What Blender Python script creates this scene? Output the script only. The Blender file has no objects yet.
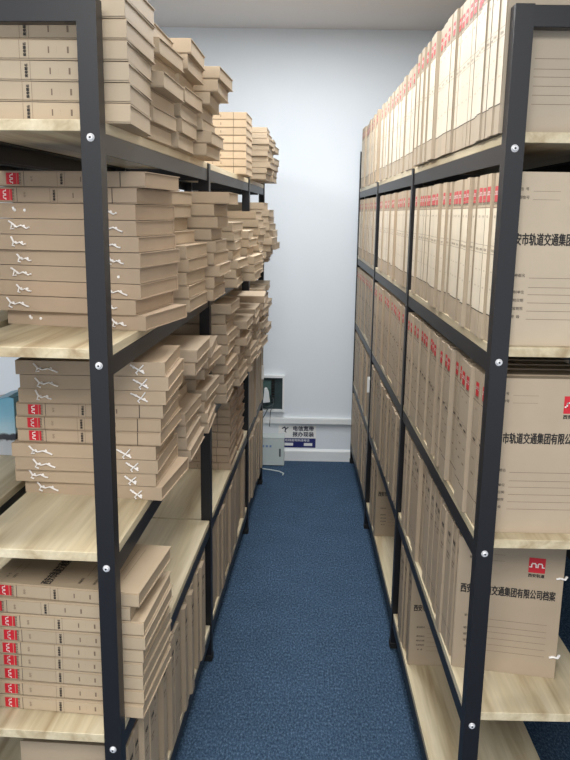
import bpy, bmesh, math, random
from mathutils import Vector, Matrix
random.seed(11)
R = random.Random(5)
SC = bpy.context.scene
COL = SC.collection

# ------------------------------------------------------------------ camera
CZ, F, TILT, ROLL, YAW = 1.4963, 772.7258, 0.2126, 0.0150, 0.0105
fw = Vector((0, math.cos(TILT), -math.sin(TILT)))
up = Vector((0, math.sin(TILT), math.cos(TILT)))
rt = Vector((1, 0, 0))
Rz = Matrix.Rotation(YAW, 3, 'Z')
cx = Rz @ (rt * math.cos(ROLL) + up * math.sin(ROLL))
cy = Rz @ (-rt * math.sin(ROLL) + up * math.cos(ROLL))
cz = Rz @ (-fw)
cam_d = bpy.data.cameras.new('camera')
cam = bpy.data.objects.new('camera', cam_d)
COL.objects.link(cam)
M = Matrix((cx, cy, cz)).transposed().to_4x4()
M.translation = (0, 0, CZ)
cam.matrix_world = M
cam_d.sensor_fit = 'VERTICAL'
cam_d.sensor_height = 36
cam_d.lens = F / 760 * 36
cam_d.clip_start = 0.02
SC.camera = cam

# ------------------------------------------------------------------ materials
def new_mat(name):
    m = bpy.data.materials.new(name)
    m.use_nodes = True
    return m, m.node_tree.nodes, m.node_tree.links, m.node_tree.nodes['Principled BSDF']

def srgb(r, g, b):
    f = lambda c: (c / 255 / 12.92) if c / 255 <= .04045 else ((c / 255 + .055) / 1.055) ** 2.4
    return (f(r), f(g), f(b), 1)

def plain(name, col, rough=.6, metal=0.0, noise=0.06, scale=40):
    m, n, l, b = new_mat(name)
    b.inputs['Roughness'].default_value = rough
    b.inputs['Metallic'].default_value = metal
    t = n.new('ShaderNodeTexNoise'); t.inputs['Scale'].default_value = scale
    tc = n.new('ShaderNodeTexCoord'); l.new(tc.outputs['Object'], t.inputs['Vector'])
    mx = n.new('ShaderNodeMix'); mx.data_type = 'RGBA'
    mx.inputs['A'].default_value = tuple(c * (1 - noise) for c in col[:3]) + (1,)
    mx.inputs['B'].default_value = tuple(min(1, c * (1 + noise)) for c in col[:3]) + (1,)
    l.new(t.outputs['Fac'], mx.inputs['Factor'])
    l.new(mx.outputs['Result'], b.inputs['Base Color'])
    return m

def kraft_mat(name, col):
    m, n, l, b = new_mat(name)
    b.inputs['Roughness'].default_value = .55
    b.inputs['Specular IOR Level'].default_value = .3
    tc = n.new('ShaderNodeTexCoord')
    t = n.new('ShaderNodeTexNoise'); t.inputs['Scale'].default_value = 14; t.inputs['Detail'].default_value = 6
    l.new(tc.outputs['Object'], t.inputs['Vector'])
    mx = n.new('ShaderNodeMix'); mx.data_type = 'RGBA'
    mx.inputs['A'].default_value = tuple(c * .90 for c in col[:3]) + (1,)
    mx.inputs['B'].default_value = tuple(c * 1.08 for c in col[:3]) + (1,)
    l.new(t.outputs['Fac'], mx.inputs['Factor'])
    oi = n.new('ShaderNodeObjectInfo')
    mu = n.new('ShaderNodeMix'); mu.data_type = 'RGBA'; mu.blend_type = 'MULTIPLY'
    mu.inputs['Factor'].default_value = 1
    l.new(mx.outputs['Result'], mu.inputs['A']); l.new(oi.outputs['Color'], mu.inputs['B'])
    l.new(mu.outputs['Result'], b.inputs['Base Color'])
    f = n.new('ShaderNodeTexNoise'); f.inputs['Scale'].default_value = 350
    l.new(tc.outputs['Object'], f.inputs['Vector'])
    bp = n.new('ShaderNodeBump'); bp.inputs['Strength'].default_value = .08; bp.inputs['Distance'].default_value = .001
    l.new(f.outputs['Fac'], bp.inputs['Height']); l.new(bp.outputs['Normal'], b.inputs['Normal'])
    return m

def wood_mat(name, c1, c2, c3):
    m, n, l, b = new_mat(name)
    b.inputs['Roughness'].default_value = .45
    tc = n.new('ShaderNodeTexCoord')
    mp = n.new('ShaderNodeMapping'); mp.inputs['Scale'].default_value = (22, 1.6, 22)
    l.new(tc.outputs['Object'], mp.inputs['Vector'])
    t = n.new('ShaderNodeTexNoise'); t.inputs['Scale'].default_value = 1.0; t.inputs['Detail'].default_value = 5
    t.inputs['Distortion'].default_value = .6
    l.new(mp.outputs['Vector'], t.inputs['Vector'])
    cr = n.new('ShaderNodeValToRGB')
    cr.color_ramp.elements[0].position = .3; cr.color_ramp.elements[0].color = c1
    cr.color_ramp.elements[1].position = .7; cr.color_ramp.elements[1].color = c3
    e = cr.color_ramp.elements.new(.5); e.color = c2
    l.new(t.outputs['Fac'], cr.inputs['Fac'])
    mp2 = n.new('ShaderNodeMapping'); mp2.inputs['Scale'].default_value = (140, 5, 140)
    l.new(tc.outputs['Object'], mp2.inputs['Vector'])
    t2 = n.new('ShaderNodeTexNoise'); t2.inputs['Scale'].default_value = 1.0
    l.new(mp2.outputs['Vector'], t2.inputs['Vector'])
    mx = n.new('ShaderNodeMix'); mx.data_type = 'RGBA'; mx.blend_type = 'MULTIPLY'; mx.inputs['Factor'].default_value = .28
    l.new(cr.outputs['Color'], mx.inputs['A']); l.new(t2.outputs['Fac'], mx.inputs['B'])
    l.new(mx.outputs['Result'], b.inputs['Base Color'])
    return m

def carpet_mat():
    m, n, l, b = new_mat('carpet_navy')
    b.inputs['Roughness'].default_value = .95
    b.inputs['Specular IOR Level'].default_value = .1
    tc = n.new('ShaderNodeTexCoord')
    mp = n.new('ShaderNodeMapping'); mp.inputs['Scale'].default_value = (170, 85, 100)
    l.new(tc.outputs['Object'], mp.inputs['Vector'])
    t = n.new('ShaderNodeTexNoise'); t.inputs['Scale'].default_value = 1; t.inputs['Detail'].default_value = 4; t.inputs['Roughness'].default_value = .75
    l.new(mp.outputs['Vector'], t.inputs['Vector'])
    cr = n.new('ShaderNodeValToRGB')
    cr.color_ramp.elements[0].position = .32; cr.color_ramp.elements[0].color = srgb(34, 48, 66)
    cr.color_ramp.elements[1].position = .70; cr.color_ramp.elements[1].color = srgb(98, 120, 142)
    e = cr.color_ramp.elements.new(.52); e.color = srgb(58, 79, 102)
    l.new(t.outputs['Fac'], cr.inputs['Fac'])
    t2 = n.new('ShaderNodeTexNoise'); t2.inputs['Scale'].default_value = 7; t2.inputs['Detail'].default_value = 3
    l.new(tc.outputs['Object'], t2.inputs['Vector'])
    mr = n.new('ShaderNodeMapRange'); mr.inputs['To Min'].default_value = .82; mr.inputs['To Max'].default_value = 1.15
    l.new(t2.outputs['Fac'], mr.inputs['Value'])
    mx = n.new('ShaderNodeMix'); mx.data_type = 'RGBA'; mx.blend_type = 'MULTIPLY'; mx.inputs['Factor'].default_value = 1
    l.new(cr.outputs['Color'], mx.inputs['A']); l.new(mr.outputs['Result'], mx.inputs['B'])
    l.new(mx.outputs['Result'], b.inputs['Base Color'])
    bp = n.new('ShaderNodeBump'); bp.inputs['Strength'].default_value = .5; bp.inputs['Distance'].default_value = .004
    l.new(t.outputs['Fac'], bp.inputs['Height']); l.new(bp.outputs['Normal'], b.inputs['Normal'])
    return m

def brochure_mat():
    # printed picture: pale blue sky, dark jagged band, grey-white foreground
    m, n, l, b = new_mat('printed_landscape')
    b.inputs['Roughness'].default_value = .35
    tc = n.new('ShaderNodeTexCoord')
    sp = n.new('ShaderNodeSeparateXYZ'); l.new(tc.outputs['Object'], sp.inputs['Vector'])
    t = n.new('ShaderNodeTexNoise'); t.inputs['Scale'].default_value = 40; t.inputs['Detail'].default_value = 5
    l.new(tc.outputs['Object'], t.inputs['Vector'])
    ma = n.new('ShaderNodeMath'); ma.operation = 'MULTIPLY_ADD'; ma.inputs[1].default_value = .03
    l.new(t.outputs['Fac'], ma.inputs[0]); l.new(sp.outputs['Z'], ma.inputs[2])
    mr = n.new('ShaderNodeMapRange'); mr.inputs['From Min'].default_value = 0; mr.inputs['From Max'].default_value = .18
    l.new(ma.outputs['Value'], mr.inputs['Value'])
    cr = n.new('ShaderNodeValToRGB')
    els = cr.color_ramp.elements
    els[0].position = 0; els[0].color = srgb(214, 217, 222)
    els[1].position = 1; els[1].color = srgb(120, 195, 232)
    for p, c in ((.27, (186, 194, 205)), (.30, (40, 46, 60)), (.38, (52, 58, 72)), (.42, (190, 222, 240)), (.68, (140, 205, 236))):
        e = els.new(p); e.color = srgb(*c)
    l.new(mr.outputs['Result'], cr.inputs['Fac'])
    l.new(cr.outputs['Color'], b.inputs['Base Color'])
    return m

KRAFT = kraft_mat('kraft_board', srgb(177, 164, 146))
INK = plain('black_ink', srgb(30, 26, 25), .7)
INK2 = plain('faded_ink', srgb(112, 94, 78), .7)
RED = plain('logo_red', srgb(196, 30, 44), .6)
WHITE = plain('logo_white', srgb(240, 236, 230), .6)
PANEL = kraft_mat('spine_panel', srgb(216, 208, 192))
FAINT = plain('faint_ink', srgb(196, 184, 164), .7)  # ink colour paled to imitate print washed out by overexposure
LRED = plain('overexposed_red', srgb(192, 74, 78), .6)  # logo red paled in its colour to imitate overexposed upper spines
BOXMATS = [KRAFT, INK, INK2, RED, WHITE, PANEL, FAINT, LRED]
STEEL = plain('black_steel', srgb(22, 22, 26), .42, 0.0, .08)
STEEL.node_tree.nodes['Principled BSDF'].inputs['Specular IOR Level'].default_value = .45
BOLT = plain('bolt_steel', srgb(232, 232, 234), .3, .35)
RUBBER = plain('black_rubber', srgb(16, 16, 17), .7)
WOOD = wood_mat('pale_ash_laminate', srgb(168, 146, 112), srgb(208, 193, 160), srgb(226, 213, 184))
TAPE = plain('white_tie_string', srgb(244, 240, 236), .7)
WALLM = plain('wall_paint', srgb(218, 224, 230), .8, 0, .01, 3)
CEILM = plain('ceiling_paint', srgb(220, 216, 213), .9, 0, .01, 3)
DARKW = plain('shaded_wall', srgb(52, 52, 56), .9, 0, .02, 3)  # dark base colour stands in for the shade beyond the rack
PLASTIC = plain('white_plastic', srgb(226, 228, 228), .45, 0, .02)
GREYP = plain('grey_white_plastic', srgb(188, 196, 194), .5, 0, .03)
TRIMM = plain('white_trim', srgb(224, 226, 226), .5, 0, .02)
DARKBOX = plain('dark_box_inside', srgb(44, 60, 62), .6, 0, .4, 60)
NAVY = plain('navy_print', srgb(34, 40, 104), .5)
NAVY2 = plain('navy_letters', srgb(34, 36, 62), .5)
BLUE2 = plain('faint_blue_print', srgb(112, 138, 178), .5)
CABLE = plain('grey_cable', srgb(70, 82, 84), .5)
BROCH = brochure_mat()
PAPER = plain('white_paper', srgb(232, 232, 230), .7, 0, .03)
CARPET = carpet_mat()

# ------------------------------------------------------------------ mesh helpers
def add_box(bm, x0, x1, y0, y1, z0, z1, mi=0):
    vs = [bm.verts.new((x, y, z)) for x in (x0, x1) for y in (y0, y1) for z in (z0, z1)]
    for q in ((0, 1, 3, 2), (4, 6, 7, 5), (0, 4, 5, 1), (2, 3, 7, 6), (0, 2, 6, 4), (1, 5, 7, 3)):
        f = bm.faces.new([vs[i] for i in q]); f.material_index = mi
    return vs

def add_prism(bm, pts, y0, y1, axis='y', mi=0):
    def P(a, b, t):
        return {'y': (a, t, b), 'x': (t, a, b), 'z': (a, b, t)}[axis]
    A = [bm.verts.new(P(a, b, y0)) for a, b in pts]
    B = [bm.verts.new(P(a, b, y1)) for a, b in pts]
    n = len(pts)
    fs = [bm.faces.new(A), bm.faces.new(B[::-1])]
    for i in range(n):
        fs.append(bm.faces.new((A[i], B[i], B[(i + 1) % n], A[(i + 1) % n])))
    for f in fs: f.material_index = mi

def add_tube(bm, pts, r, seg=6, mi=0, flat=1.0):
    pts = [Vector(p) for p in pts]
    rings = []
    for i, p in enumerate(pts):
        d = (pts[min(i + 1, len(pts) - 1)] - pts[max(i - 1, 0)]).normalized()
        a = d.cross(Vector((0, 0, 1)))
        if a.length < .1: a = d.cross(Vector((1, 0, 0)))
        a.normalize(); b = d.cross(a)
        rings.append([bm.verts.new(p + a * r * math.cos(k * 2 * math.pi / seg) + b * r * flat * math.sin(k * 2 * math.pi / seg)) for k in range(seg)])
    for A, B in zip(rings, rings[1:]):
        for k in range(seg):
            f = bm.faces.new((A[k], A[(k + 1) % seg], B[(k + 1) % seg], B[k])); f.material_index = mi
    for c in (rings[0], rings[-1][::-1]):
        f = bm.faces.new(c); f.material_index = mi

def add_cyl(bm, c, axis, r0, r1, h, seg=14, mi=0):
    c = Vector(c); ax = Vector(axis).normalized()
    a = ax.orthogonal().normalized(); b = ax.cross(a)
    A = [bm.verts.new(c + (a * math.cos(k * 2 * math.pi / seg) + b * math.sin(k * 2 * math.pi / seg)) * r0) for k in range(seg)]
    B = [bm.verts.new(c + ax * h + (a * math.cos(k * 2 * math.pi / seg) + b * math.sin(k * 2 * math.pi / seg)) * r1) for k in range(seg)]
    for k in range(seg):
        f = bm.faces.new((A[k], A[(k + 1) % seg], B[(k + 1) % seg], B[k])); f.material_index = mi; f.smooth = True
    f = bm.faces.new(B); f.material_index = mi
    f = bm.faces.new(A[::-1]); f.material_index = mi

def finish(bm, name, mats, bevel=0, recalc=True):
    if recalc: bmesh.ops.recalc_face_normals(bm, faces=bm.faces)
    if bevel:
        bmesh.ops.bevel(bm, geom=[e for e in bm.edges if e.is_manifold and e.calc_face_angle(0) > .5], offset=bevel, segments=1, affect='EDGES')
    me = bpy.data.meshes.new(name)
    bm.to_mesh(me); bm.free()
    for m in mats: me.materials.append(m)
    return me

def link(name, me, parent=None, loc=(0, 0, 0), rz=0):
    o = bpy.data.objects.new(name, me)
    COL.objects.link(o)
    o.parent = parent
    o.location = loc; o.rotation_euler = (0, 0, rz)
    return o

def tag(o, label=None, cat=None, group=None, kind=None):
    if label: o['label'] = label
    if cat: o['category'] = cat
    if group: o['group'] = group
    if kind: o['kind'] = kind
    return o

def empty(name, loc, rz=0):
    o = bpy.data.objects.new(name, None)
    o.empty_display_size = .05
    COL.objects.link(o)
    o.location = loc; o.rotation_euler = (0, 0, rz)
    return o

# ------------------------------------------------------------------ lettering
_txt = {}
def glyphs(body, size, bold=0.0):
    k = (body, size, bold)
    if k not in _txt:
        cu = bpy.data.curves.new('lettering', 'FONT')
        cu.body = body; cu.size = size; cu.offset = bold
        cu.align_x = 'CENTER'; cu.align_y = 'CENTER'; cu.resolution_u = 2
        ob = bpy.data.objects.new('lettering', cu)
        COL.objects.link(ob)
        bpy.context.view_layer.update()
        me = ob.evaluated_get(bpy.context.evaluated_depsgraph_get()).to_mesh()
        _txt[k] = ([tuple(v.co) for v in me.vertices], [tuple(p.vertices) for p in me.polygons])
        bpy.data.objects.remove(ob); bpy.data.curves.remove(cu)
    return _txt[k]

# print items: ('text', body, size, bold, x, y, mat) ('rect', x0, x1, y0, y1, mat, layer) ('poly', pts, mat, layer)
def put_print(bm, items, fn):
    for it in items:
        if it[0] == 'text':
            _, body, size, bold, x, y, mi, wx = it
            vs, ps = glyphs(body, size, 0.0)
            for k, (ox, oy) in enumerate(((0, 0),) if bold == 0 else ((-bold, 0), (bold, 0), (0, bold), (0, -bold))):
                bv = [bm.verts.new(fn(x + v[0] * wx + ox, y + v[1] + oy, 2 + .2 * k)) for v in vs]
                for p in ps:
                    try:
                        f = bm.faces.new([bv[i] for i in p]); f.material_index = mi
                    except ValueError:
                        pass
        elif it[0] == 'rect':
            _, x0, x1, y0, y1, mi, ly = it
            f = bm.faces.new([bm.verts.new(fn(a, b, ly)) for a, b in ((x0, y0), (x1, y0), (x1, y1), (x0, y1))])
            f.material_index = mi
        elif it[0] == 'stroke':
            _, pts, wd, mi, ly = it
            for (a, b), (c, d) in zip(pts, pts[1:]):
                L = math.hypot(c - a, d - b) or 1
                ex, ey = (c - a) / L * wd * .5, (d - b) / L * wd * .5
                nx, ny = -(d - b) / L * wd / 2, (c - a) / L * wd / 2
                q = ((a - ex + nx, b - ey + ny), (a - ex - nx, b - ey - ny), (c + ex - nx, d + ey - ny), (c + ex + nx, d + ey + ny))
                f = bm.faces.new([bm.verts.new(fn(u, v, ly)) for u, v in q]); f.material_index = mi

def logo_items(x, y, s, cap=True):
    """red square with a white line of two arches, caption underneath; x, y = centre"""
    it = [('rect', x - s / 2, x + s / 2, y - s / 2, y + s / 2, 3, 1)]
    def arch(cx_, w, h):
        return [(cx_ - w / 2, -h / 2), (cx_ - w / 2, h * .2), (cx_ - w * .3, h / 2), (cx_ + w * .3, h / 2), (cx_ + w / 2, h * .2), (cx_ + w / 2, -h / 2)]
    p = [(-.42, -.12)] + arch(-.19, .26, .24) + arch(.19, .26, .24) + [(.42, -.12)]
    it.append(('stroke', [(x + a * s, y + b * s) for a, b in p], s * .07, 4, 2))
    return it

W_, L_ = .22, .31     # box depth and height
def cover_items():
    it = []
    it += logo_items(.164, L_ - .050, .034)
    it.append(('text', '西安轨道', .0085, .00025, .164, L_ - .074, 1, 1.0))
    it.append(('text', '西安市轨道交通集团有限公司档案', .0232, .00055, .108, L_ - .119, 1, .569))
    for i, s in enumerate(('档  号', '缩微号')):
        it.append(('text', s, .0065, .0, .034, L_ - .030 - .0145 * i, 1, 1))
        it.append(('rect', .050, .098, L_ - .0335 - .0145 * i, L_ - .0330 - .0145 * i, 2, 1))
    rows = [('案卷题名', .186), (None, .203), ('编制单位', .216), ('编制日期', .231), ('保管期限', .246), ('密  级', .261)]
    for s, d in rows:
        if s: it.append(('text', s, .0065, .0, .034, L_ - d + .004, 1, 1))
        it.append(('rect', .054, .195, L_ - d - .0004, L_ - d + .0004, 2, 1))
    return it

def spine_items(t, style):
    h = t / 2
    it = []
    a, b = L_ * .80, L_ * .16
    if style in ('logo', 'panel', 'dim'):
        it.append(('rect', -h + .001, h - .001, a - .0005, a + .0005, 1 if style != 'panel' else 2, 1))
        it.append(('rect', -h + .0006, h - .0006, b - .0008, b + .0008, 1, 1))
        s = min(.024, t * .74)
        it += logo_items(0, L_ * .885, s)
        it.append(('rect', -s / 2, s / 2, L_ * .842 - .003, L_ * .842 + .0015, 3, 1))
        it.append(('text', '西安轨道', min(.0062, t * .2), 0.0, 0, L_ * .825, 1, 1))
    if style == 'panel':
        it = [tuple(7 if (q[0] == 'rect' and k == 5 and v == 3) else v for k, v in enumerate(q)) for q in it]
        it.append(('rect', -h + .0012, h - .0012, b + .0012, a - .0008, 5, 0.5))
    if style == 'dark':
        it.append(('rect', -h + .0006, h - .0006, b - .0006, b + .0006, 1, 1))
        it.append(('text', '档案', min(.011, t * .34), .0003, 0, L_ * .86, 1, 1))
        it.append(('text', '西安轨道', min(.0062, t * .2), 0.0, 0, L_ * .80, 1, 1))
        it.append(('rect', -h * .5, h * .45, L_ * .70, L_ * .715, 2, 1))
        it.append(('rect', -h * .5, h * .3, L_ * .67, L_ * .682, 2, 1))
    if style in ('logo', 'panel', 'dim'):
        q = min(.0055, t * .18)
        it.append(('text', '档号', q, 0.0, 0, L_ * .745, 2, 1))
        it.append(('text', '案卷题名', q, 0.0002 if style == 'logo' else 0.0, 0, L_ * .545, 1 if style == 'logo' else 2, 1))
        for d in (.525, .575):
            it.append(('rect', -h + .001, h - .001, L_ * d - .0003, L_ * d + .0003, 2, 1))
        for c0, c1 in ((.415, .432), (.375, .385), (.31, .33)):
            it.append(('rect', -h * .35, h * .3, L_ * c0, L_ * c1 - .003, 2 if style == 'logo' else 6, 1))
    return it

MAPS = {   # (u from spine, v up the page, w in from the cover) -> local xyz, origin at the middle of the base
    'upR':  lambda u, v, w, t: (u, w, v),                    # spine faces -X, cover faces -Y, origin at spine corner of the cover
    'upL':  lambda u, v, w, t: (-u, -w + t, v),              # spine faces +X
    'flat': lambda u, v, w, t: (L_ / 2 - v, u, t - w),       # spine faces -Y, cover up, origin mid spine edge
    'flip': lambda u, v, w, t: (v - L_ / 2, W_ - u, t - w),  # opening side faces -Y
    'side': lambda u, v, w, t: (-u, L_ / 2 - v + 0, t - w) if False else (u - W_ / 2, v, t - w),
}
_boxes = {}
def box_meshes(mode, t, style, title):
    key = (mode, round(t, 4), style, title)
    if key in _boxes: return _boxes[key]
    mp = MAPS[mode]
    e = .0018
    bm = bmesh.new()
    if mode == 'flip' or style == 'tied':
        # closed on both long sides: flap over the opening
        prof = [(0, 0), (W_, 0), (W_, t), (0, t)]
        inner = None
    else:
        prof = [(0, 0), (W_, 0), (W_, e), (e, e), (e, t - e), (W_, t - e), (W_, t), (0, t)]
    A = [bm.verts.new((u, 0.0, w)) for u, w in prof]
    B = [bm.verts.new((u, L_, w)) for u, w in prof]
    n = len(prof)
    if style == 'tied':
        for i in range(n):
            bm.faces.new((A[i], B[i], B[(i + 1) % n], A[(i + 1) % n]))
        # end rims: 1.8 mm board edge all round
        rim = [(e, e), (W_ - e, e), (W_ - e, t - e), (e, t - e)]
        for S, vv, dv in ((A, 0.0, .012), (B, L_, -.012)):
            C = [bm.verts.new((u, vv, w)) for u, w in rim]
            D = [bm.verts.new((u, vv + dv, w)) for u, w in rim]
            for i in range(4):
                bm.faces.new((S[i], S[(i + 1) % 4], C[(i + 1) % 4], C[i]))
                bm.faces.new((C[i], C[(i + 1) % 4], D[(i + 1) % 4], D[i]))
    else:
        bm.faces.new(A); bm.faces.new(B[::-1])
        for i in range(n):
            bm.faces.new((A[i], B[i], B[(i + 1) % n], A[(i + 1) % n]))
    bmesh.ops.recalc_face_normals(bm, faces=bm.faces)
    # soften the two long folded edges
    ed = [x for x in bm.edges if abs(x.verts[0].co.x - x.verts[1].co.x) < 1e-6 and abs(x.verts[0].co.z - x.verts[1].co.z) < 1e-6
          and x.verts[0].co.x < 1e-6 and min(abs(x.verts[0].co.z), abs(x.verts[0].co.z - t)) < 1e-6]
    bmesh.ops.bevel(bm, geom=ed, offset=.0026, segments=2, affect='EDGES')
    if title:
        put_print(bm, cover_items(), lambda x, y, ly: (x, y, -.00025 * ly))
    if style not in ('tied', 'plain'):
        put_print(bm, spine_items(t, style), lambda x, y, ly: (-.00025 * ly, y, t / 2 - x))
    for v in bm.verts: v.co = mp(v.co.x, v.co.y, v.co.z, t)
    bmesh.ops.recalc_face_normals(bm, faces=[f for f in bm.faces if f.material_index == 0])
    cover = finish(bm, 'archive_box_cover', BOXMATS, recalc=False)
    bm = bmesh.new()
    g = .0025
    add_box(bm, e + .0003, W_ - .0022, g, L_ - g, e + .0003, t - e - .0003)
    for v in bm.verts: v.co = mp(v.co.x, v.co.y, v.co.z, t)
    tray = finish(bm, 'archive_box_tray', BOXMATS)
    _boxes[key] = (cover, tray)
    return _boxes[key]

def tie_mesh(i):
    r = random.Random(100 + i)
    bm = bmesh.new()
    sp = r.uniform(.006, .011)
    for s in (-1, 1):
        add_cyl(bm, (s * sp, -.0001, 0), (0, -1, 0), .0031, .0026, .0014, 10)
    if i % 5 != 4:
        z0 = r.uniform(-.003, .004)
        pts = [(-sp * 2.2, -.003, z0 + r.uniform(.006, .013)), (-sp * 1.4, -.004, z0 + .002), (-sp * .5, -.003, -.002), (sp * .6, -.004, .001 * r.uniform(-2, 2)), (sp * 1.7, -.003, -.004), (sp * 2.4, -.0035, -.003 + r.uniform(-.006, .003))]
        add_tube(bm, pts, .0026, 6, 0, .6)
        pts = [(-sp * 1.4, -.0045, z0), (-sp * 1.8, -.004, -.006), (-sp * 1.1, -.0035, -.009 * r.uniform(.5, 1.2))]
        add_tube(bm, pts, .0026, 6, 0, .6)
    else:
        add_tube(bm, [(-sp, -.003, 0), (-sp * 1.2, -.003, .006)], .0022, 6)
    return finish(bm, 'tie_string', [TAPE])
TIES = [tie_mesh(i) for i in range(8)]
def tie_mesh2(i):
    r = random.Random(300 + i)
    bm = bmesh.new()
    for s in (-1, 1):
        add_cyl(bm, (s * .009, -.0001, -.004 * s), (0, -1, 0), .0031, .0026, .0014, 10)
    a = r.uniform(.8, 1.2)
    add_tube(bm, [(-.016 * a, -.003, .009), (-.006, -.0045, .004), (.003, -.003, -.002), (.014 * a, -.004, -.008)], .0027, 6, 0, .6)
    add_tube(bm, [(.012, -.004, .010 * a), (.004, -.005, .001), (-.004, -.0035, -.007), (-.001, -.003, -.011)], .0025, 6, 0, .6)
    return finish(bm, 'tie_string', [TAPE])
TIES2 = [tie_mesh2(i) for i in range(6)]

ORD = ['first', 'second', 'third', 'fourth', 'fifth', 'sixth', 'seventh', 'eighth', 'ninth', 'tenth', 'eleventh', 'twelfth', 'thirteenth',
       'fourteenth', 'fifteenth', 'sixteenth', 'seventeenth', 'eighteenth', 'nineteenth', 'twentieth', 'twenty-first', 'twenty-second',
       'twenty-third', 'twenty-fourth', 'twenty-fifth', 'twenty-sixth', 'twenty-seventh', 'twenty-eighth', 'twenty-ninth', 'thirtieth']

def tint(base, j=.05):
    k = 1 + R.uniform(-j, j)
    w = R.uniform(-.012, .012)
    return (base[0] * k * (1 + w), base[1] * k, base[2] * k * (1 - w), 1)

N_BOX = [0]
def make_box(mode, t, style, loc, rz, base, label, group, title=False):
    cover, tray = box_meshes(mode, t, style, title)
    root = empty('archive_box', loc, rz)
    tag(root, label, 'archive box', group)
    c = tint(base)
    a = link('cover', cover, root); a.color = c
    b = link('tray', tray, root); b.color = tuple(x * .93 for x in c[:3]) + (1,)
    N_BOX[0] += 1
    return root

# ------------------------------------------------------------------ racks
PITCH, Z1 = .3756, 1.6113
S = [Z1 + .028 - PITCH * i for i in range(5)]       # tops of the shelf boards
XL, AL, YL = -.3176, .0535, [1.296, 2.3674, 3.4402, 4.130]
XR, YR = .3599, [1.3912, 2.4713, 3.530, 4.535]
SHELF = ['top shelf', 'second shelf', 'third shelf', 'fourth shelf', 'bottom shelf']

def make_rack(name, label, origin, rz, s, ys, depth, height, bolts=True, low=()):
    root = empty(name, origin, rz)
    tag(root, label, 'storage rack')
    ys = [(y - ys[0]) / math.cos(rz) for y in ys]
    PW = .032
    for k, y in enumerate(ys):
        last = k == len(ys) - 1
        for back in (0, 1):
            bm = bmesh.new()
            d0, sg = (depth, -1) if back else (0, 1)
            yy = (y + PW, -1) if last else (y, 1)
            prof = [(0, 0), (PW, 0), (PW, .003), (.003, .003), (.003, PW), (0, PW)]
            pts = [(s * (d0 + sg * a), yy[0] + yy[1] * b) for a, b in prof]
            add_prism(bm, pts, .012, (S[0] - .002) if k in low else height, 'z')
            p = link('post', finish(bm, 'rack_post', [STEEL]), root)
            bm = bmesh.new()
            xa, xb = sorted((s * (d0 - sg * .002), s * (d0 + sg * (PW + .002))))
            add_box(bm, xa, xb, y - .002, y + PW + .002, 0, .022)
            link('foot_cap', finish(bm, 'rack_foot', [RUBBER], .002), p)
            if k == 0 and bolts:
                for i in range(5):
                    bm = bmesh.new()
                    c = (s * (d0 + sg * .0155), y, Z1 - PITCH * i)
                    add_cyl(bm, c, (0, -1, 0), .0066, .0062, .0016, 20)
                    add_cyl(bm, (c[0], c[1] - .0016, c[2]), (0, -1, 0), .0056, .0034, .0030, 20)
                    add_cyl(bm, (c[0], c[1] - .0046, c[2]), (0, -1, 0), .0022, .0018, .0004, 6, 1)
                    link('bolt', finish(bm, 'bolt_head', [BOLT, STEEL]), p)
        # cross bars under each board level and the top rail
        for i in range(5 if k else 0):
            bm = bmesh.new()
            xa, xb = sorted((s * .034, s * (depth - .034)))
            add_box(bm, xa, xb, y + .006, y + .026, S[i] - .052, S[i] - .0185)
            link('cross_bar', finish(bm, 'rack_cross_bar', [STEEL], .001), root)
        if k not in low:
            bm = bmesh.new()
            xa, xb = sorted((s * .0035, s * (depth - .0035)))
            add_box(bm, xa, xb, y + .0035, y + .0285, height - .036, height - .001)
            link('top_rail', finish(bm, 'rack_top_rail', [STEEL], .001), root)
    for k in range(len(ys) - 1):
        y0, y1 = ys[k], ys[k + 1]
        for i in range(5):
            for back in (0, 1):
                d0, sg = (depth, -1) if back else (0, 1)
                bm = bmesh.new()
                prof = [(.0005, S[i] - .052), (.0025, S[i] - .052), (.0025, S[i] - .0205), (.030, S[i] - .0205), (.030, S[i] - .0185), (.0005, S[i] - .0185)]
                add_prism(bm, [(s * (d0 + sg * (a + .003)), b) for a, b in prof], y0 + .034, y1 - .002)
                link('beam', finish(bm, 'rack_beam', [STEEL]), root)
            bm = bmesh.new()
            xa, xb = sorted((s * .0042, s * (depth - .0042)))
            add_box(bm, xa, xb, y0 + (.0005 if k == 0 and False else .004 if k == 0 else .010), y1 + (-.004 if k < len(ys) - 2 else .020), S[i] - .018, S[i])
            link('shelf_board', finish(bm, 'rack_shelf_board', [WOOD], .0008), root)
    return root

RZL = -AL
make_rack('storage_rack', 'black steel rack with pale wooden shelves carrying stacks of flat boxes', (XL, YL[0], 0), RZL, -1, YL, .285, 1.822, True, (1,))
make_rack('storage_rack', 'black steel rack with pale wooden shelves packed with upright boxes', (XR, YR[0], 0), 0, 1, YR, .295, 1.843, True, (1, 2))
# the rack standing back to back behind the rack of stacked boxes
n = Vector((-math.cos(AL), math.sin(AL), 0)) * .315
make_rack('storage_rack', 'black steel rack behind the stacked-box rack, holding blue printed packs', (XL + n.x, YL[0] + n.y, 0), RZL, -1, YL[:2], .285, 1.822, False)

def edge(y): return XL + math.tan(AL) * (y - YL[0])

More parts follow.
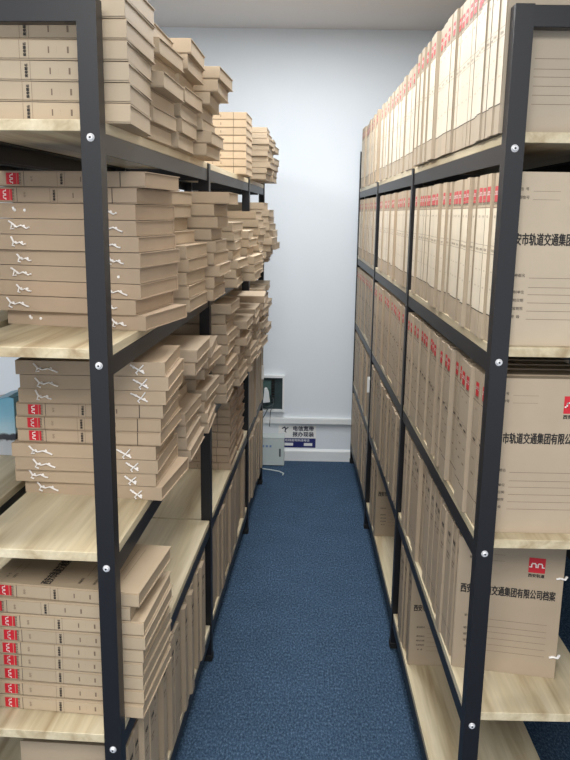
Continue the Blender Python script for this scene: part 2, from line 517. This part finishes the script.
# ------------------------------------------------------------------ flat stacks (rack of stacked boxes)
KL = (.93, .86, .79)
G_FLAT = {}
def stack(level, y0, n, t, xr, yaw, phrase, styles=None, jit=(.012, .010, .03), base=None, colour=None, modes=None):
    """xr: number (common right edge) or list of right edges of the boxes bottom to top"""
    z = S[level]
    out = []
    for i in range(n):
        st = styles[i] if styles else 'logo'
        x = xr[i] if isinstance(xr, (list, tuple)) else xr + R.uniform(-jit[0], jit[0])
        yw = (yaw[i] if isinstance(yaw, (list, tuple)) else yaw) + R.uniform(-jit[2], jit[2])
        y = y0 + R.uniform(-jit[1], jit[1])
        mode = 'flip' if st == 'tied' else 'flat'
        c, s_ = math.cos(yw), math.sin(yw)
        loc = (x - c * L_ / 2, y - s_ * L_ / 2, z + i * t + .0002 * (i + 1))
        fromtop = n - i
        pos = 'topmost' if fromtop == 1 else ('lowest' if i == 0 else ORD[fromtop - 1] + ' from top')
        what = 'white-tied kraft box' if st == 'tied' else ('printed-spine kraft box' if st != 'plain' else 'plain kraft box')
        lab = f'{what}, {pos} in {phrase}, {SHELF[level]} of stacked-box rack'
        tt = t - .0010
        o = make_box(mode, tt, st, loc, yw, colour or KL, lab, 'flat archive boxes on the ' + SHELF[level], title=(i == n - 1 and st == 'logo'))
        if st == 'tied':
            for sx in (-1, 1):
                m = TIES[R.randrange(8)] if (sx < 0 or level == 1) else TIES2[R.randrange(6)]
                link('tie_string', m, o, (sx * L_ * .31 + R.uniform(-.008, .008), 0, tt / 2 + R.uniform(-.002, .002)))
        out.append(o)
    return out

# top shelf
stack(0, 1.350, 7, .0325, [-.279, -.279, -.280, -.281, -.281, -.283, -.284], [.02, .02, .0, -.01, -.03, -.05, -.06], 'front stack', styles=['logo'] * 7, jit=(0, .004, .008), colour=(1.0, .95, .87))
stack(0, 1.595, 7, .0312, [-.296, -.285, -.29, -.262, -.285, -.27, -.285], -.06, 'second stack', styles=['plain'] * 7, jit=(0, .006, .02), colour=(.98, .92, .84))
stack(0, 1.835, 7, .0336, [-.27, -.262, -.265, -.255, -.268, -.248, -.240], -.05, 'third stack', styles=['plain'] * 5 + ['logo', 'logo'], jit=(.003, .006, .03), colour=(.98, .92, .84))
stack(0, 2.085, 7, .0315, [-.235, -.222, -.245, -.248, -.225, -.205, -.200], -.05, 'fourth stack', styles=['plain'] * 6 + ['logo'], jit=(.003, .006, .03), colour=(.98, .92, .84))
stack(0, 3.06, 8, .0284, -.193, -.05, 'last middle-bay stack', styles=['logo'] * 8, jit=(.001, .003, .006), colour=(1.02, .94, .84))
# second shelf
TI = 'tied'
stack(1, 1.515, 10, .0305, [-.293, -.312, -.302, -.303, -.301, -.303, -.307, -.308, -.305, -.288],
      [-.235, -.19, -.20, -.20, -.20, -.19, -.195, -.19, -.17, -.16], 'front stack', styles=[TI] * 8 + ['logo'] * 2, jit=(0, .004, .012), colour=(.90, .80, .72))
stack(1, 1.812, 9, .031, [-.246, -.248, -.253, -.248, -.253, -.283, -.293, -.283, -.288], -.10, 'second stack', styles=['plain'] * 9, jit=(.004, .006, .03), colour=(.93, .85, .76))
stack(1, 2.065, 9, .0315, [-.216, -.214, -.20, -.214, -.21, -.222, -.205, -.214, -.175], -.06, 'third stack', styles=['plain'] * 9, jit=(.004, .006, .04), colour=(.93, .85, .76))
stack(1, 2.435, 7, .0288, [-.18, -.184, -.18, -.195, -.185, -.19, -.195], -.05, 'first middle-bay stack', styles=['plain'] * 7, jit=(.006, .006, .05), colour=(1, .94, .86))
stack(1, 2.690, 6, .0285, [-.138, -.140, -.140, -.165, -.16, -.16], -.05, 'low middle-bay stack', styles=['plain'] * 6, jit=(.006, .006, .05), colour=(1, .94, .86))
stack(1, 2.965, 8, .0296, [-.140, -.134, -.130, -.136, -.14, -.134, -.14, -.15], -.05, 'taller middle-bay stack', styles=['plain'] * 8, jit=(.006, .006, .05), colour=(1, .94, .86))
# third shelf
stack(2, 1.565, 10, .0302, [-.277, -.290, -.284, -.288, -.277, -.276, -.271, -.264, -.258, -.265], [-.13, -.06, -.05, -.04, -.05, -.03, -.03, -.02, -.01, -.01], 'front stack',
      styles=[TI] * 4 + ['logo'] * 3 + [TI] * 3, jit=(0, .004, .015), colour=(.97, .87, .77))
stack(2, 1.830, 9, .0312, [-.250, -.258, -.262, -.262, -.30, -.305, -.30, -.236, -.232], -.05, 'second stack', styles=['plain'] * 9, jit=(.003, .006, .03))
stack(2, 2.085, 8, .0305, [-.234, -.236, -.245, -.24, -.27, -.245, -.235, -.225], -.03, 'third stack', styles=['plain'] * 8, jit=(.003, .006, .05))
stack(2, 2.435, 10, .0322, [-.214, -.214, -.222, -.21, -.218, -.208, -.21, -.214, -.218, -.20], -.05, 'first middle-bay stack', styles=['plain'] * 10, jit=(.004, .006, .04))
stack(2, 2.690, 8, .0292, [-.19, -.192, -.198, -.196, -.19, -.165, -.19, -.165], -.03, 'second middle-bay stack', styles=['plain'] * 8, jit=(.004, .006, .05))
stack(2, 2.955, 8, .0306, [-.165, -.165, -.165, -.17, -.165, -.16, -.145, -.150], -.03, 'third middle-bay stack', styles=['plain'] * 8, jit=(.004, .006, .05))
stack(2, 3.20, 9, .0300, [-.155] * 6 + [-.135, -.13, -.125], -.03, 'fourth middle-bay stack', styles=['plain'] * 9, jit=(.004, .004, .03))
# fourth shelf
st4 = stack(3, 1.352, 9, .0298, [-.284, -.283, -.284, -.284, -.282, -.277, -.279, -.305, -.287], [-.09] * 8 + [-.13], 'front stack', styles=['logo'] * 9, jit=(0, .003, .012), colour=(.99, .92, .82))
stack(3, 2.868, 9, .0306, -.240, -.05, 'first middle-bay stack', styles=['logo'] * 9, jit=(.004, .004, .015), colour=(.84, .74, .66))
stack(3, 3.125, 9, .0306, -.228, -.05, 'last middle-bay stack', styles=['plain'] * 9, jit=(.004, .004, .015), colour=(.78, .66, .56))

def upright_row(side, level, y0, y1, tmin, tmax, style, where, base, jx=.006, first_title=True, x_off=0, group=None, dark=0, first_dx=0):
    y = y0; k = 0
    rack = 'stacked-box rack' if side == 'L' else 'upright-box rack'
    while True:
        t = R.choice([a for a in (.024, .03, .035, .04, .05, .06, .075) if tmin <= a <= tmax])
        if y + t > y1: break
        if side == 'R':
            loc = (XR + x_off + (first_dx if k == 0 else 0) + R.uniform(-jx, jx) * (k > 0), y, S[level] + .0003)
            mode, rz = 'upR', 0
        else:
            loc = (edge(y) + x_off + R.uniform(-jx, jx), y, S[level] + .0003)
            mode, rz = 'upL', RZL
        what = {'panel': 'pale-spined upright box', 'logo': 'red-marked upright box', 'dark': 'dark-printed upright box', 'dim': 'red-marked upright box', 'plain': 'plain upright box'}[style]
        lab = f'{what}, {ORD[k]} from {where}, {SHELF[level]} of {rack}'
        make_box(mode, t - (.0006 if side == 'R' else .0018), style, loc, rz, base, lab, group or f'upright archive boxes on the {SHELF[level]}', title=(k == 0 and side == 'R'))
        y += t; k += 1
    return k

KRR = (.97, .92, .86)
K1 = (.99, .975, .955)
# rack of upright boxes, near bay
upright_row('R', 0, 1.427, 2.46, .03, .06, 'panel', 'near post', K1, x_off=-.006)
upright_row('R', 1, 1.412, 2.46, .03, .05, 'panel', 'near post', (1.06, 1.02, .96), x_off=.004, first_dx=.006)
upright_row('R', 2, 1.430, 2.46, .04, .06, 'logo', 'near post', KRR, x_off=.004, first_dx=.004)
# the slightly turned box at the front of the fourth shelf
ob = make_box('upR', .0344, 'dark', (.3640, 1.5584, S[3] + .0003), -.187, (.93, .86, .78),
              'turned upright box showing red logo and title, fourth shelf of upright-box rack', 'upright archive boxes on the fourth shelf', title=True)
for v in (.236, .052):
    bm = bmesh.new()
    add_tube(bm, [(0, 0, 0), (.006, -.0032, .001), (.012, -.0025, -.001), (.017, .006, .002)], .0032, 6, 0, .6)
    add_tube(bm, [(.002, -.002, 0), (-.005, -.003, -.001)], .003, 6, 0, .6)
    link('tie_string', finish(bm, 'edge_tie', [TAPE]), ob, (W_ - .010, 0, v))
upright_row('R', 3, 1.600, 2.46, .04, .06, 'dark', 'turned box', (.98, .92, .85), x_off=.008)
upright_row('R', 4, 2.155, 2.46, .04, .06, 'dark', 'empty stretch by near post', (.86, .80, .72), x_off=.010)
# middle bay
for lv in range(4):
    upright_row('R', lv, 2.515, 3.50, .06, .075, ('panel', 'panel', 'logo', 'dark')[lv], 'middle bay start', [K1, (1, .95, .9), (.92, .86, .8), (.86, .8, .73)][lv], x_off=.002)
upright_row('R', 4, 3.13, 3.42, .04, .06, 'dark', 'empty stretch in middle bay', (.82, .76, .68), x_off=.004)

# stacked-box rack, upright rows along the bottom shelf
upright_row('L', 4, 1.352, 2.345, .04, .06, 'dark', 'near post', (.92, .86, .78), x_off=-.003, jx=.010)
upright_row('L', 4, 2.43, 3.40, .06, .075, 'plain', 'middle post', (.88, .80, .72), x_off=-.008, jx=.012)

# ------------------------------------------------------------------ far bays: too many and too small to tell apart -> one mass
bm = bmesh.new()
def merge(me, mat):
    tmp = bmesh.new(); tmp.from_mesh(me); tmp.transform(mat)
    t2 = bpy.data.meshes.new('tmp'); tmp.to_mesh(t2); tmp.free()
    bm.from_mesh(t2); bpy.data.meshes.remove(t2)
def mass_box(mode, t, style, loc, rz):
    for me in box_meshes(mode, t, style, False):
        merge(me, Matrix.Translation(loc) @ Matrix.Rotation(rz, 4, 'Z'))
for lv in range(5):
    y = 3.575
    while y < 4.50:
        t = R.choice((.05, .06, .075))
        if y + t > 4.53: break
        mass_box('upR', t - .001, ('panel', 'panel', 'logo', 'dark', 'dark')[lv], (XR + .002 + R.uniform(-.006, .006), y, S[lv] + .0003), 0)
        y += t
for lv, y0, n_, t, o in ((0, 3.50, 9, .0245, .078), (0, 3.76, 7, .0275, .070), (1, 3.50, 9, .0308, .062), (1, 3.76, 8, .030, .06),
                         (2, 3.50, 9, .03, .05), (2, 3.76, 9, .03, .05)):
    for i in range(n_):
        yw = RZL + R.uniform(-.05, .05)
        bulge = .025 * math.sin(i / max(1, n_ - 1) * math.pi) if lv == 1 else 0
        x = edge(y0) + o + bulge + R.uniform(-.012, .012)
        mass_box('flat', t - .0004, 'plain', (x - L_ / 2, y0 + .008, S[lv] + i * t + .0003), yw)
for lv in (3, 4):
    y = 3.50
    while y < 4.07:
        t = R.choice((.05, .06, .075))
        if y + t > 4.12: break
        mass_box('upL', t - .002, 'plain', (edge(y) + .004 + R.uniform(-.008, .008), y, S[lv] + .0003), RZL)
        y += t
ms = link('archive_boxes', finish(bm, 'archive_boxes', BOXMATS, recalc=False))
ms.color = (.92, .86, .79, 1)
tag(ms, 'kraft archive boxes filling the far bays of both racks, next to the wall', 'archive boxes', None, 'stuff')

# ------------------------------------------------------------------ blue printed packs on the rack behind
for (x, y, lv, h, lab) in ((-.762, 1.86, 2, .152, 'blue and white printed pack beside the third-shelf tied boxes'),
                           (-.775, 1.86, 1, .10, 'pale blue printed pack beside the second-shelf tied boxes')):
    root = empty('printed_pack', (x, y, S[lv] + .0003), -.06)
    tag(root, lab, 'printed pack', 'blue printed packs')
    bm = bmesh.new()
    pts = [(-.08, 0), (.070, 0), (.070, h * .98), (.055, h), (.02, h * .94), (-.02, h * .80), (-.08, h * .72)]
    add_prism(bm, pts, 0, .10)
    link('cover', finish(bm, 'printed_pack_cover', [BROCH], .001), root)
    bm = bmesh.new()
    add_prism(bm, [(-.078, .001), (.068, .001), (.068, h * .95), (.05, h * .96), (-.078, h * .70)], .1005, .13)
    link('pages', finish(bm, 'printed_pack_pages', [PAPER]), root)

# ------------------------------------------------------------------ room shell
WY, CH = 4.578, 2.492
def struct(name, bm, mat):
    return tag(link(name, finish(bm, name, [mat])), kind='structure')
bm = bmesh.new(); add_box(bm, -2.6, 2.4, -2.2, WY + .1, -.1, 0); struct('floor', bm, CARPET)
bm = bmesh.new(); add_box(bm, -2.6, 2.4, -2.2, WY + .1, CH, CH + .1); struct('ceiling', bm, CEILM)
bm = bmesh.new(); add_box(bm, -2.6, 2.4, WY, WY + .1, 0, CH); struct('wall_back', bm, WALLM)
bm = bmesh.new(); add_box(bm, -2.7, -2.6, -2.2, WY + .1, 0, CH); struct('wall_left', bm, WALLM)
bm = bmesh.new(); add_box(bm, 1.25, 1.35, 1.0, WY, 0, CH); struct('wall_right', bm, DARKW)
bm = bmesh.new()
add_prism(bm, [(WY, 0), (WY - .012, 0), (WY - .012, .062), (WY - .004, .074), (WY, .074)], -1.2, 1.25, 'x')
struct('baseboard_back', bm, TRIMM)
bm = bmesh.new()
add_box(bm, -1.2, 1.25, WY - .020, WY, .238, .276)
add_box(bm, -1.2, 1.25, WY - .023, WY - .020, .242, .272)
struct('trim_1', bm, TRIMM)

# ------------------------------------------------------------------ things by the back wall
# open wiring box
root = empty('wiring_box', (-.150, WY, .315)); tag(root, 'open white wiring box with dark inside set on the back wall', 'wiring box')
bm = bmesh.new()
w, h, d = .10, .225, .030
add_box(bm, -w, w, -d, 0, h - .014, h); add_box(bm, -w, w, -d, 0, 0, .012)
add_box(bm, -w, -w + .012, -d, 0, .012, h - .014); add_box(bm, w - .012, w, -d, 0, .012, h - .014)
link('frame', finish(bm, 'wiring_box_frame', [PLASTIC]), root)
bm = bmesh.new(); add_box(bm, -w + .012, w - .012, -.004, -.0005, .012, h - .014)
link('back_plate', finish(bm, 'wiring_box_back', [DARKBOX]), root)
bm = bmesh.new()
for i in range(9): add_box(bm, .022, .040, -.018, -.004, .05 + i * .017, .061 + i * .017)
link('terminal_strip', finish(bm, 'terminal_strip', [RUBBER], .001), root)
bm = bmesh.new(); add_box(bm, -.030, .018, -.014, -.004, .10, .19)
link('circuit_board', finish(bm, 'circuit_board', [plain('board_green', srgb(70, 96, 92), .5, 0, .3, 80)], .001), root)
for pts in ([(.03, -.02, .09), (.034, -.034, .05), (.018, -.04, .01), (.012, -.035, -.09)], [(0, -.02, .10), (-.02, -.036, .05), (.0, -.045, .02), (-.03, -.04, -.04), (-.035, -.035, -.09)], [(-.05, -.02, .06), (-.01, -.04, .03), (.03, -.035, .045), (.036, -.025, .08)]):
    bm = bmesh.new(); add_tube(bm, pts, .0028, 7)
    link('wire', finish(bm, 'wire', [CABLE]), root)
# white adapter hanging in front of it
bm = bmesh.new()
add_prism(bm, [(-.020, 0), (.022, .004), (.014, .066), (.002, .092), (-.012, .090)], 0, .030)
o = link('power_adapter', finish(bm, 'power_adapter', [PLASTIC], .003), None, (-.158, WY - .066, .378))
tag(o, 'white power adapter hanging by wires in front of the wiring box', 'power adapter')
# floor cabinet box
root = empty('equipment_box', (-.170, 4.49, 0)); tag(root, 'low pale grey equipment box standing on the carpet by the wall', 'equipment box')
bm = bmesh.new(); add_box(bm, -.125, .125, -.030, .055, .003, .170)
link('body', finish(bm, 'equipment_box_body', [GREYP], .003), root)
bm = bmesh.new(); add_box(bm, -.126, .126, -.031, .056, .170, .181)
link('lid', finish(bm, 'equipment_box_lid', [GREYP], .002), root)
bm = bmesh.new(); add_box(bm, .094, .104, -.033, -.0303, .060, .110)
link('latch', finish(bm, 'equipment_box_latch', [CABLE], .001), root)
bm = bmesh.new()
for i in range(4): add_box(bm, -.03 + i * .022, -.018 + i * .022, -.0310, -.0302, .118, .131)
link('printed_mark', finish(bm, 'equipment_box_mark', [BLUE2]), root)
# small white cable on the carpet
bm = bmesh.new(); add_tube(bm, [(-.19, 4.40, .004), (-.12, 4.375, .004), (-.07, 4.35, .004), (-.045, 4.315, .004), (-.05, 4.29, .004)], .0035, 8)
tag(link('cable', finish(bm, 'cable', [GREYP])), 'short white cable lying on the carpet before the equipment box', 'cable')
# notice on the wall
root = empty('wall_notice', (.041, WY, .083)); tag(root, 'white notice with dark lettering and navy panel pasted on back wall', 'notice')
bm = bmesh.new(); add_box(bm, -.125, .107, -.001, -.0002, -.004, .140)
link('sheet', finish(bm, 'notice_sheet', [PAPER]), root)
bm = bmesh.new()
def wallfn(x, y, ly): return (x, -.001 - .0003 * ly, y)
put_print(bm, [('rect', -.105, .105, 0, .060, 0, 1), ('rect', -.10, .085, .012, .030, 1, 2), ('rect', -.033, .033, .004, .036, 0, 3),
               ('text', '在线咨询热线电话', .0165, .0002, -.008, .046, 1, 1.15), ('text', '办理', .016, .0002, 0, .020, 1, 1.2)], wallfn)
link('phone_panel', finish(bm, 'notice_panel', [NAVY, PAPER], recalc=False), root)
bm = bmesh.new()
put_print(bm, [('text', '电信宽带', .0330, .0009, .028, .120, 0, 1.0), ('text', '报办现装', .0330, .0009, .028, .083, 0, 1.0)], wallfn)
link('lettering', finish(bm, 'notice_lettering', [NAVY2], recalc=False), root)
bm = bmesh.new()
put_print(bm, [('stroke', [(-.100, .122), (-.086, .130), (-.080, .118), (-.084, .104)], .007, 0, 1), ('stroke', [(-.080, .118), (-.066, .128)], .006, 0, 1),
               ('stroke', [(-.084, .104), (-.078, .098)], .005, 0, 1)], wallfn)
link('emblem', finish(bm, 'notice_emblem', [NAVY2], recalc=False), root)

# white tags on the posts
for loc, lab in (((.3585, 3.526, .682), 'small white paper tag on the far middle post of upright-box rack'),
                 ((edge(3.95) + .0235, 3.95, .645), 'small white paper tag by far bay of stacked-box rack')):
    bm = bmesh.new()
    add_box(bm, -.012, .0, 0, .0015, 0, .075); add_box(bm, -.004, .001, -.003, .0, .06, .07)
    o = link('paper_tag', finish(bm, 'paper_tag', [PAPER]), None, loc)
    tag(o, lab, 'paper tag')

# ------------------------------------------------------------------ light
def area(name, loc, rot, sx, sy, power, col=(1, 1, 1)):
    l = bpy.data.lights.new(name, 'AREA'); l.shape = 'RECTANGLE'; l.size = sx; l.size_y = sy
    l.energy = power; l.color = col
    o = bpy.data.objects.new(name, l); COL.objects.link(o)
    o.location = loc; o.rotation_euler = rot
    return o
area('ceiling_lamp', (-1.15, 1.7, CH - .02), (0, 0, 0), .6, 1.6, 46, (1, .985, .95))
area('ceiling_lamp', (.06, 1.95, CH - .02), (0, 0, 0), .5, 1.2, 11, (1, .985, .955))
area('ceiling_lamp', (.10, 3.30, CH - .02), (0, 0, 0), .6, 1.0, 27, (.95, .98, 1))
area('ceiling_lamp', (-.2, -.75, CH - .02), (0, 0, 0), 1.6, 1.2, 78, (1, .985, .955))
w = bpy.data.worlds.new('world'); SC.world = w; w.use_nodes = True
bg = w.node_tree.nodes['Background']
bg.inputs['Color'].default_value = (.92, .96, 1, 1)
bg.inputs['Strength'].default_value = .9
SC.view_settings.view_transform = 'Standard'
SC.view_settings.look = 'None'
SC.view_settings.exposure = .42
print('boxes', N_BOX[0])
